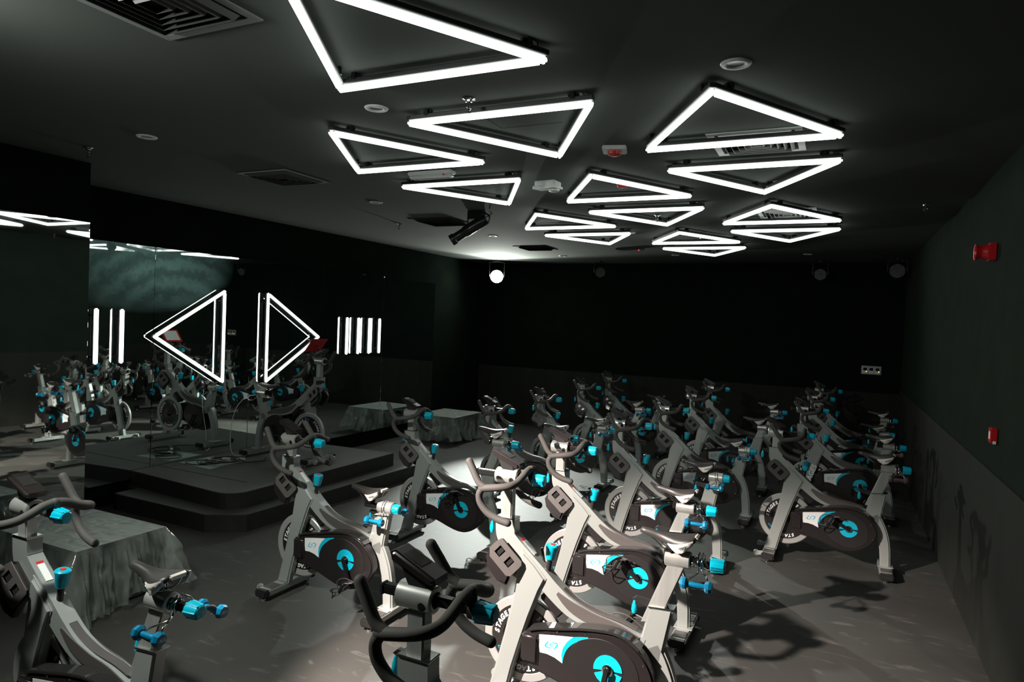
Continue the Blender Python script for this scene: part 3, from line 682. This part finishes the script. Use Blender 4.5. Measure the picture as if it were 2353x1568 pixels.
    sw = [(p.x, p.z) for p in spline([(.500, 0, .528), (.540, 0, .538), (.585, 0, .547)], 4)]+[(.583, .531)]+[(p.x, p.z) for p in spline([(.560, 0, .522), (.510, 0, .498), (.470, 0, .455), (.452, 0, .410), (.446, 0, .372)], 5)]+[(p.x, p.z) for p in spline([(.438, 0, .415), (.446, 0, .456), (.470, 0, .498)], 5)]
    L('teal_swoosh', prism(nb(), sw, YC0-.0014, YC0, 0), 'teal_print', cv)
    bl = nb(); logo(bl, .378, .455, .038, YC0-.0022, YC0-.0010); L('cover_logo', bl, 'teal_print', cv)
    # inner belt side shell, other side
    L('chain_side_shell', prism(nb(), [(p.x, p.z) for p in ins], .045, .075, .008, 2), 'cover_black', B, 40)
    # teal crank disc in two crescents
    CC = (.700, .402)
    def cres(a0, a1, r0, r1, n=22):
        o_ = [(CC[0]+r1*math.cos(math.radians(a0+(a1-a0)*k/n)), CC[1]+r1*math.sin(math.radians(a0+(a1-a0)*k/n))) for k in range(n+1)]
        i_ = [(CC[0]+r0*math.cos(math.radians(a1+(a0-a1)*k/n)), CC[1]+r0*math.sin(math.radians(a1+(a0-a1)*k/n))) for k in range(n+1)]
        return o_+i_
    bm = nb(); prism(bm, cres(2, 188, .030, .078), YC0-.007, YC0-.003, 0); prism(bm, cres(203, 347, .030, .078), YC0-.007, YC0-.003, 0)
    L('crank_disc', bm, 'teal_print', cv)
    L('bearing_ring', lathe(nb(), [(.020, YC0), (.031, YC0-.004), (.031, YC0-.012), (.020, YC0-.014), (.014, YC0-.012)], 'y', (CC[0], 0, CC[1]), 28), 'chrome', cv, 40)
    L('axle', lathe(nb(), [(0, YC0-.03), (.014, YC0-.03), (.014, .11), (0, .11)], 'y', (CC[0], 0, CC[1]), 16), 'black_metal', B, 40)
    # cranks and pedals (each crank pivots at the axle, its pedal is its child)
    for s in (-1, 1):
        yb = (YC0-.032) if s < 0 else .10
        ca = link('crank_arm', box(nb(), -.020, .185, -.008, .008, -.015, .015, .006, 2), 'black_metal', B)
        ca.location = (CC[0], yb, CC[1]); ca.rotation_euler.y = (1.0 if s < 0 else 1.0+PI)
        pd = link('pedal', box(nb(), -.042, .042, s*.012 if s > 0 else -.10, .10 if s > 0 else -.012, -.010, .010, .005, 2), 'black_metal', ca)
        pd.location = (.168, 0, 0)
        bm = nb(); y0, y1 = s*.018, s*.098
        loop = [(-.05, y0, .012), (-.115, y0+s*.01, .028), (-.125, (y0+y1)/2, .045), (-.115, y1-s*.01, .028), (-.05, y1, .012)]
        tube(bm, spline(loop, 6), .0035, 6); tube(bm, spline([(-.05, y0, .012), (-.085, y0+s*.01, .065), (-.088, (y0+y1)/2, .075), (-.085, y1-s*.01, .065), (-.05, y1, .012)], 6), .0035, 6)
        tube(bm, [(-.125, (y0+y1)/2, .045), (-.088, (y0+y1)/2, .075)], .004, 6)
        cg = link('toe_cage', bm, 'black_plastic', pd, 60)
        bm = nb(); tube(bm, spline([(-.085, y0, .060), (-.030, y0, .085), (.03, y0-s*.004, .03), (.06, y0-s*.004, -.10)], 6), .004, 6)
        tube(bm, spline([(.042, y0+s*.02, -.005), (.07, (y0+y1)/2, -.045), (.042, y1-s*.02, -.005)], 6), .004, 6)
        link('toe_strap', bm, 'pad_rubber', pd, 60)
        link('clip_plate', box(nb(), -.025, .030, min(s*.035, s*.08), max(s*.035, s*.08), -.018, .016, .005, 2), 'chrome', pd)
    # magnet brake under the tube, stop knob on top
    M = Matrix.Translation((.325, 0, .625)) @ Matrix.Rotation(math.radians(42), 4, 'Y')
    L('brake_unit', box(nb(), -.075, .075, -.010, .075, -.030, .035, .008, 2, M), 'cover_black', B, 40)
    M = Matrix.Translation((.297, 0, .835)) @ Matrix.Rotation(math.radians(8), 4, 'Y')
    sk = L('stop_knob', lathe(nb(), [(0, .044), (.029, .043), (.0355, .037), (.035, .024), (.031, .0), (.026, -.038), (.021, -.044), (0, -.044)], 'z', (0, 0, .085), 12, M), 'teal', B, 30)
    L('knob_button', lathe(nb(), [(0, .1315), (.013, .1310), (.014, .126)], 'z', (0, 0, 0), 14, M), 'red', sk)
    L('knob_stem', lathe(nb(), [(.015, .048), (.015, -.055), (.022, -.060), (.022, -.085)], 'z', n=16, M=M), 'black_plastic', B, 40)
    M2 = Matrix.Translation((.250, .025, .880)) @ Matrix.Rotation(math.radians(-12), 4, 'Y')
    L('shift_paddle', box(nb(), -.006, .006, -.008, .008, -.035, .045, .003, 2, M2), 'black_plastic')
    # bottle holders on both flanks of the head
    for s in (-1, 1):
        M = Matrix.Translation((.058, s*.085, .868)) @ Matrix.Rotation(math.radians(41), 4, 'Y') @ Matrix.Rotation(s*math.radians(14), 4, 'X')
        bm = nb(); ya, yb = -.003, .003
        outer = [(-.085, .060), (.080, .060), (.100, .040), (.100, -.045), (.080, -.062), (-.060, -.062), (-.095, -.030), (-.095, .045)]
        # plate with two windows built from bars
        prism(bm, [(-.095, .028), (-.085, .060), (.085, .060), (.100, .045), (.100, .028)], ya, yb, .001, 1)
        prism(bm, [(-.095, -.022), (-.095, -.030), (-.060, -.062), (.080, -.062), (.100, -.045), (.100, -.022)], ya, yb, .001, 1)
        for x0, x1 in ((-.095, -.062), (-.018, .018), (.058, .100)): prism(bm, [(x0, -.024), (x1, -.024), (x1, .030), (x0, .030)], ya, yb, 0)
        merge_M = M
        me = bpy.data.meshes.new('t'); bm.to_mesh(me); bm.free(); me.transform(M); bm = nb(); bm.from_mesh(me); bpy.data.meshes.remove(me)
        bh = L('bottle_holder', bm, 'pad_rubber')
        cup = [(-.092, .044), (-.082, .056), (.082, .056), (.096, .040), (.096, -.050), (.118, -.105), (.06, -.128), (-.03, -.118), (-.080, -.085), (-.092, -.030)]
        bm = nb(); prism(bm, cup, min(-s*.012, -s*.066), max(-s*.012, -s*.066), .012, 2, M=M)
        L('holder_cup', bm, 'cover_black', bh, 40)
        bm = nb(); 
        for x in (-.04, .038): box(bm, x-.017, x+.017, -s*.010-.004, -s*.010+.004, -.020, .026, .006, 2, M)
        L('holder_liner', bm, 'trim_gloss', bh, 40)
    # pop-pin levers with teal tips, far side
    for x, z, nm in ((.0, 1.015, 'head'), (.875, .725, 'seat')):
        bm = nb(); prism(bm, [(x+.03, z-.030), (x+.03, z+.022), (x-.085, z+.030), (x-.105, z+.012), (x-.06, z-.008)], .040, .066, .004, 2)
        lv = L('height_lever', bm, 'black_plastic', B, 40)
        L('lever_tip', lathe(nb(), [(0, -.078), (.010, -.074), (.016, -.055), (.014, -.035), (.007, -.008), (0, -.004)], 'z', (x-.095, .053, z+.008), 12), 'teal', lv, 40)
    # ---- parts that slide with the handlebar height (built for clamp height 1.205)
    Hb = 1.205
    L('handlebar_post', box(nb(), -.004, .064, -.028, .028, Hb-.38, Hb-.03, .006, 2), 'alu_post')['mv'] = 'h'
    bm = nb()
    for k in range(7): box(bm, .0645, .0652, -.016, .016, Hb-.30+.03*k, Hb-.298+.03*k)
    L('height_scale', bm, 'white_print')['mv'] = 'h'
    bm = lathe(nb(), [(.040, -.070), (.046, -.066), (.046, .066), (.040, .070), (.028, .070), (.028, -.070), (.040, -.070)], 'x', (.022, 0, Hb), 32)
    c_ = L('bar_clamp', bm, 'alu', B, 40); c_['mv'] = 'h'
    L('clamp_eyelet', lathe(nb(), [(0, -.047), (.014, -.046), (.016, -.043)], 'y', (.062, 0, Hb-.012), 16), 'black_metal', c_)
    bm = nb(); prism(bm, [(-.064, Hb+.118), (.088, Hb+.054), (.110, Hb+.064), (.108, Hb+.086), (-.050, Hb+.156), (-.072, Hb+.146)], -.050, .050, .012, 3)
    cn = L('console', bm, 'cover_black', B, 40); cn['mv'] = 'h'
    L('console_bracket', prism(nb(), [(-.050, Hb+.118), (.060, Hb+.068), (.075, Hb+.030), (-.010, Hb+.035)], -.022, .022, .006, 2), 'black_plastic', B, 40)['mv'] = 'h'
    M = Matrix.Translation((.018, 0, Hb+.1265)) @ Matrix.Rotation(math.radians(23.2), 4, 'Y')
    L('display', box(nb(), -.045, .035, -.030, .030, -.001, .0014, .001, 1, M), 'trim_gloss', cn)
    L('console_stripe', box(nb(), .0875, .0890, -.040, .040, -.022, -.017, 0, 1, M), 'teal', cn)
    # slider rail, bar and knob: also slide fore and aft
    L('slider_rail', box(nb(), -.075, .265, -.017, .017, Hb-.014, Hb+.020, .005, 2), 'black_metal')['mv'] = 'hs'
    L('rail_end', box(nb(), -.085, -.070, -.020, .020, Hb-.018, Hb+.022, .004, 2), 'black_plastic')['mv'] = 'hs'
    for s in (-1, 1):
        bm = nb(); r = .0197
        tube(bm, spline([(.258, -s*.002, Hb+.056), (.256, s*.05, Hb+.046), (.252, s*.10, Hb+.023), (.245, s*.15, Hb+.003), (.224, s*.192, Hb-.007), (.180, s*.215, Hb-.015), (.120, s*.223, Hb-.025), (.068, s*.222, Hb-.035)], 5), [r+.001, r+.001], 14)
        tube(bm, spline([(.095, s*.222, Hb-.032), (.050, s*.220, Hb-.004), (.008, s*.212, Hb+.055), (-.024, s*.205, Hb+.102)], 6), [r, r+.001], 14)
        tube(bm, spline([(.078, s*.222, Hb-.030), (.056, s*.223, Hb-.068), (.066, s*.224, Hb-.115), (.110, s*.222, Hb-.162), (.170, s*.218, Hb-.190), (.232, s*.214, Hb-.203)], 6), [r, r+.001], 14)
        L('handlebar_half', bm, 'foam_grip', B, 60)['mv'] = 'hs'
    L('bar_stem', tube(nb(), [(.215, 0, Hb+.004), (.262, 0, Hb+.020), (.262, 0, Hb+.058)], [.026, .026, .020], 14), 'foam_grip', B, 60)['mv'] = 'hs'
    L('stem_socket', lathe(nb(), [(.030, .262), (.031, .285), (0, .285)], 'x', (0, 0, Hb), 20), 'black_plastic', B, 40)['mv'] = 'hs'
    kb = nb()
    def knob(bm, x0, z, ln=.072, r=.034):
        lathe(bm, [(r*.9, 0), (r, .004), (r*1.02, ln*.30), (r*.86, ln*.92), (r*.70, ln), (0, ln+.001)], 'x', (x0, 0, z), 12)
        for k in range(6):
            a = k*PI/3; cy, cz = math.cos(a)*r*.97, math.sin(a)*r*.97
            tube(bm, [(x0+.006, cy, z+cz), (x0+ln*.88, cy*.84, z+cz*.84)], .0055, 6)
        return bm
    L('slider_knob', knob(kb, .282, Hb), 'teal', B, 35)['mv'] = 'hs'
    # ---- parts that rise with the seat (built for clamp height .985 along the post axis)
    Sz = .985; tl = .225
    L('seat_post', prism(nb(), [(.950-tl*.005-.042-.34*tl, Sz-.36), (.950-.34*tl+.046, Sz-.36), (1.048, Sz-.022), (.960, Sz-.022)], -.027, .027, .005, 2), 'alu_post', B, 40)['mv'] = 'v'
    c_ = L('seat_clamp', lathe(nb(), [(.040, -.064), (.045, -.060), (.045, .060), (.040, .064), (.028, .064), (.028, -.064), (.040, -.064)], 'x', (1.005, 0, Sz), 32), 'alu', B, 40); c_['mv'] = 'v'
    L('seat_rail', box(nb(), .880, 1.125, -.017, .017, Sz-.018, Sz+.016, .005, 2), 'black_metal')['mv'] = 'vs'
    L('seat_rail_threads', lathe(nb(), [(.022, .0), (.030, .003), (.030, .012), (.022, .016), (.030, .020), (.030, .028), (.022, .032)], 'x', (1.075, 0, Sz), 20), 'chrome', B, 40)['mv'] = 'v'
    L('seat_knob', knob(nb(), 1.118, Sz), 'teal', B, 35)['mv'] = 'vs'
    bm = nb(); box(bm, .885, .955, -.030, .030, Sz+.012, Sz+.050, .008, 2); tube(bm, [(.92, -.04, Sz+.045), (.92, .04, Sz+.045)], .010, 10, 'flat')
    L('saddle_clamp', bm, 'black_metal', B, 40)['mv'] = 'vs'
    # saddle: lofted sections (x, half width, crown height, edge drop)
    sec = [(.752, .008, 1.108, .010), (.760, .018, 1.117, .018), (.785, .022, 1.119, .026), (.830, .024, 1.114, .032), (.870, .030, 1.109, .037), (.905, .044, 1.106, .044), (.940, .060, 1.106, .046),
           (.975, .072, 1.110, .042), (1.010, .075, 1.116, .034), (1.032, .070, 1.120, .026), (1.044, .055, 1.119, .016)]
    t = nb(); rows = []
    for x, w, z, dr in sec:
        ring = []
        for k in range(13):
            a = -1+2*k/12; yy = w*math.sin(a*PI/2)
            groove = -.004*math.exp(-(a/.16)**2) if x > .86 else 0
            zz = z-dr*(abs(a)**2.6)+groove
            ring.append((x, yy, zz))
        for k in range(12, -1, -1):
            a = -1+2*k/12; ring.append((x+.002, w*.93*math.sin(a*PI/2), z-dr*(abs(a)**2.2)-.012+.004*abs(a)))
        rows.append([t.verts.new(p) for p in ring])
    for a, b_ in zip(rows, rows[1:]):
        for k in range(len(a)): t.faces.new((a[k], a[(k+1) % len(a)], b_[(k+1) % len(a)], b_[k]))
    t.faces.new(rows[0][::-1]); t.faces.new(rows[-1])
    sd = L('saddle', t, 'saddle_vinyl', B, 70); sd['mv'] = 'vs'
    for s in (-1, 1):
        t = nb(); prev = None
        for i, (x, top_z, bot_z, y) in enumerate(((.905, 1.068, 1.062, .045), (.930, 1.070, 1.040, .057), (.955, 1.076, 1.028, .067), (.985, 1.086, 1.036, .0765), (1.012, 1.097, 1.056, .079), (1.038, 1.108, 1.082, .072))):
            q = [t.verts.new(p) for p in ((x, s*y, top_z), (x, s*(y+.003), (top_z+bot_z)/2), (x, s*(y-.006), bot_z), (x, s*(y-.014), bot_z+.001), (x, s*(y-.010), top_z-.002))]
            if prev:
                for k in range(5): t.faces.new((prev[k], prev[(k+1) % 5], q[(k+1) % 5], q[k]))
            else: t.faces.new(q)
            prev = q
        t.faces.new(prev[::-1]); w_ = L('saddle_wing', t, 'saddle_white', sd, 60)
        bm = nb()
        M = Matrix.Translation((.992, s*.0815, 1.068)) @ Matrix.Rotation(math.radians(-22), 4, 'Y') @ (Matrix.Rotation(PI/2, 4, 'X') if s < 0 else Matrix.Rotation(PI, 4, 'Z') @ Matrix.Rotation(PI/2, 4, 'X'))
        glyphs(bm, 'STAGES', .014, M, .0004, .0003); L('lettering', bm, 'black_plastic', w_)
        bm = nb(); tube(bm, spline([(.800, s*.012, 1.085), (.845, s*.018, 1.058), (.885, s*.022, 1.032), (.955, s*.022, 1.030), (1.0, s*.030, 1.050), (1.02, s*.040, 1.085)], 5), .0036, 6)
        L('saddle_rail', bm, 'chrome', sd, 60)
    L('saddle_tail', prism(nb(), [(1.036, 1.092), (1.052, 1.098), (1.054, 1.114), (1.044, 1.120), (1.034, 1.116)], -.040, .040, .005, 2), 'saddle_white', sd, 40)
    # wire rack that carries a pair of hand weights behind the seat
    for s in (-1, 1):
        bm = nb()
        tube(bm, spline([(1.060, s*.010, Sz+.046), (1.062, s*.046, Sz+.012), (1.066, s*.048, Sz-.035), (1.045, s*.080, Sz-.052), (1.030, s*.115, Sz-.058), (1.024, s*.148, Sz-.074), (1.060, s*.150, Sz-.082), (1.100, s*.150, Sz-.082), (1.128, s*.148, Sz-.068),
                         (1.120, s*.118, Sz-.030), (1.100, s*.080, Sz-.030), (1.084, s*.050, Sz-.02), (1.082, s*.044, Sz+.02), (1.078, s*.010, Sz+.046)], 5), .0040, 6)
        L('weight_rack', bm, 'chrome', B, 60)['mv'] = 'vs'
    return B
bike0 = make_bike()

def make_dumbbell(m='teal_dark'):
    D = empty('dumbbell', (0, 0, 0), 0, 'dumbbell', 'dumbbell', 'small hand weights on the bike racks')
    link('handle', lathe(nb(), [(.0115, -.045), (.0130, -.02), (.0135, 0), (.0130, .02), (.0115, .045)], 'x', n=14), m, D, 50)
    for s in (-1, 1):
        bm = lathe(nb(), [(0, s*.040), (.020, s*.041), (.030, s*.050), (.031, s*.062), (.024, s*.076), (0, s*.077)], 'x', n=8)
        hd = link('weight_head', bm, m, D, 20)
        if s > 0:
            g = nb(); glyphs(g, '1KG', .018, Matrix.Translation((.0775, 0, 0)) @ Matrix.Rotation(PI/2, 4, 'Z') @ Matrix.Rotation(PI/2, 4, 'X'), .0003, .0004)
            link('weight_mark', g, 'white_print', hd)
    return D
db0 = make_dumbbell(); dbp = make_dumbbell('pink_dumbbell')

# name: x, y, z, rotation, clamp height, bar slide, seat height, seat slide, crank angle (deg), weights, label
PLACE = ' '
SP = [
 ('spin bike at the bottom left corner, cropped, in front of the plastic-wrapped box', -3.52, 1.93, 0, 0, 1.21, -.02, .965, .05, 70, 'tt', 'bottom left bike'),
 ('dark spin bike at the bottom centre, cropped, only its handlebar and console in view', -1.245, 1.90, 0, 0, 1.27, -.04, .93, 0, 30, '', 'bottom centre bike'),
 ('grey spin bike beside the stage step, second in the left column of bikes', -3.88, 4.06, 0, 0, 1.203, 0, .805, -.07, -68, 'tt', 'bike beside the stage step'),
 ('brightly lit spin bike at the front centre, the biggest one in view', -1.70, 3.51, 0, 0, 1.31, -.10, 1.015, .05, -100, 't', 'biggest brightly lit bike'),
 ('brightly lit spin bike directly behind the biggest one', -1.91, 4.87, 0, 0, 1.25, -.04, .93, .03, 140, 't', 'second brightly lit bike'),
 ('spin bike past the far corner of the stage, with bright floor behind its wheel', -3.84, 5.68, 0, 0, 1.24, -.09, 1.06, .02, 115, 'tt', 'bike past the stage corner'),
 ('spin bike with its bar and console edged in light, nearest the far wrapped box', -3.78, 7.28, 0, 0, 1.135, 0, .90, 0, -60, '', 'rim-lit bike nearest the far box'),
 ('rim-lit spin bike, second behind the far wrapped box in the left column', -3.78, 8.79, 0, 0, 1.14, 0, .81, 0, 60, 'tt', 'second rim-lit bike'),
 ('dim spin bike, next to last in the left column', -3.72, 10.34, 0, 0, 1.20, 0, .92, 0, 200, 'tt', 'next to last bike of the left column'),
 ('dim spin bike at the far end of the left column', -3.68, 11.65, 0, 0, 1.24, 0, .90, 0, 20, '', 'last bike of the left column'),
 ('grey spin bike third in the middle column, saddle just behind the lit ones', -1.93, 6.49, 0, 0, 1.24, 0, .83, -.06, -75, 'tt', 'third bike of the middle column'),
 ('spin bike fourth in the middle column', -1.88, 8.20, 0, 0, 1.22, -.03, .82, -.05, 150, 'tt', 'fourth bike of the middle column'),
 ('dark spin bike fifth in the middle column', -1.86, 9.82, 0, 0, 1.24, .01, .89, 0, 10, '', 'fifth bike of the middle column'),
 ('dark spin bike at the far end of the middle column', -1.83, 11.11, 0, 0, 1.27, -.02, .98, 0, 80, 't', 'last bike of the middle column'),
 ('spin bike standing alone on the right, seen whole from its side', -.53, 7.13, 0, 0, 1.21, .02, .985, 0, 152, 'pp', 'whole bike on the right'),
 ('dark spin bike right behind the whole one on the right', -.38, 9.21, 0, 0, 1.25, -.03, .89, 0, -70, 'pp', 'second bike on the right'),
 ('dark spin bike third in the right column', -.32, 10.87, 0, 0, 1.26, -.03, .82, -.05, 40, '', 'third bike on the right'),
 ('barely lit spin bike at the far end of the right column', -.26, 12.20, 0, 0, 1.28, .01, .88, 0, 120, '', 'last bike on the right'),
 ('instructor spin bike on the stage, turned towards the class, red tablet above its bar', -5.73, 6.52, ZS+.0005, PI, 1.275, 0, .80, -.01, 60, '', 'instructor bike'),
]
bikes = []
for i, sp_ in enumerate(SP):
    bikes.append(bike0 if i == 0 else copy_tree(bike0))
used_db = {'t': False, 'p': False}
for B, (lab, x, y, z, rz, hb, bs, sh, ss, ca, wts, short) in zip(bikes, SP):
    B['label'] = lab
    if z > .1: B['group'] = 'instructor bike'; del B['group']
    B.location = (x, y, z); B.rotation_euler.z = rz
    for k in kids(B):
        mv = k.get('mv', '')
        if mv in ('h', 'hs'): k.location = ((bs if mv == 'hs' else 0), 0, hb-1.205)
        elif mv in ('v', 'vs'): k.location = ((sh-.985)*.225+(ss if mv == 'vs' else 0), 0, sh-.985)
        nm = k.name.split('.')[0]
        if nm == 'crank_arm':
            far = k.location.y > 0
            a = math.radians(ca)+(PI if far else 0)
            k.rotation_euler.y = -a
            for pd in kids(k): pd.rotation_euler.y = a + math.radians((-62 if not far else -50))
    # weights ride in the racks
    for j, w in enumerate(wts):
        s = -1 if j == 0 else 1
        src = db0 if w == 't' else dbp
        if used_db[w]: D = copy_tree(src)
        else: D = src; used_db[w] = True
        dx = (sh-.985)*.225+ss; R_ = Matrix.Rotation(rz, 4, 'Z')
        p = Vector((x, y, z)) + R_ @ Vector((1.076+dx, s*.150, sh-.082+.0175))
        D.location = p; D.rotation_euler = (0, 0, rz)
        col = {'t': 'blue', 'p': 'dull pink'}[w]
        D['label'] = f"{col} dumbbell in the {'near' if s < 0 else 'far'} rack of the {short}"
for k in list(C.objects):
    if 'mv' in k: del k['mv']
for D, w in ((db0, 't'), (dbp, 'p')):
    if not used_db[w]:
        for q in kids(D): bpy.data.objects.remove(q)
        bpy.data.objects.remove(D)

# one bike carries white lettering up its front leg
bm = nb()
glyphs(bm, 'STAGES', .085, Matrix.Translation((.150, -.0528, .44)) @ Matrix.Rotation(-math.radians(72), 4, 'Y') @ Matrix.Rotation(PI/2, 4, 'X'), .0004, .002, .12)
link('lettering', bm, 'white_print', [k for k in kids(bikes[15]) if k.name.startswith('front_leg')][0])
# red tablet leaning on the instructor's bar
root = empty('tablet', (-5.825, 6.52, ZS+1.275+.19), 0, 'tablet in a red case tilted on the instructor bike handlebar', 'tablet')
M = Matrix.Rotation(math.radians(-52), 4, 'Y')
link('red_case', box(nb(), -.105, .105, -.14, .14, .0, .012, .006, 2, M), 'red_paint', root)
link('tablet_screen', box(nb(), -.080, .080, -.108, .108, .0125, .0145, .001, 1, M), 'white_plastic', root)
link('tablet_stand', tube(nb(), [(.01, 0, -.005), (.03, 0, -.05), (.02, 0, -.068)], .007, 8), 'black_metal', root, 60)
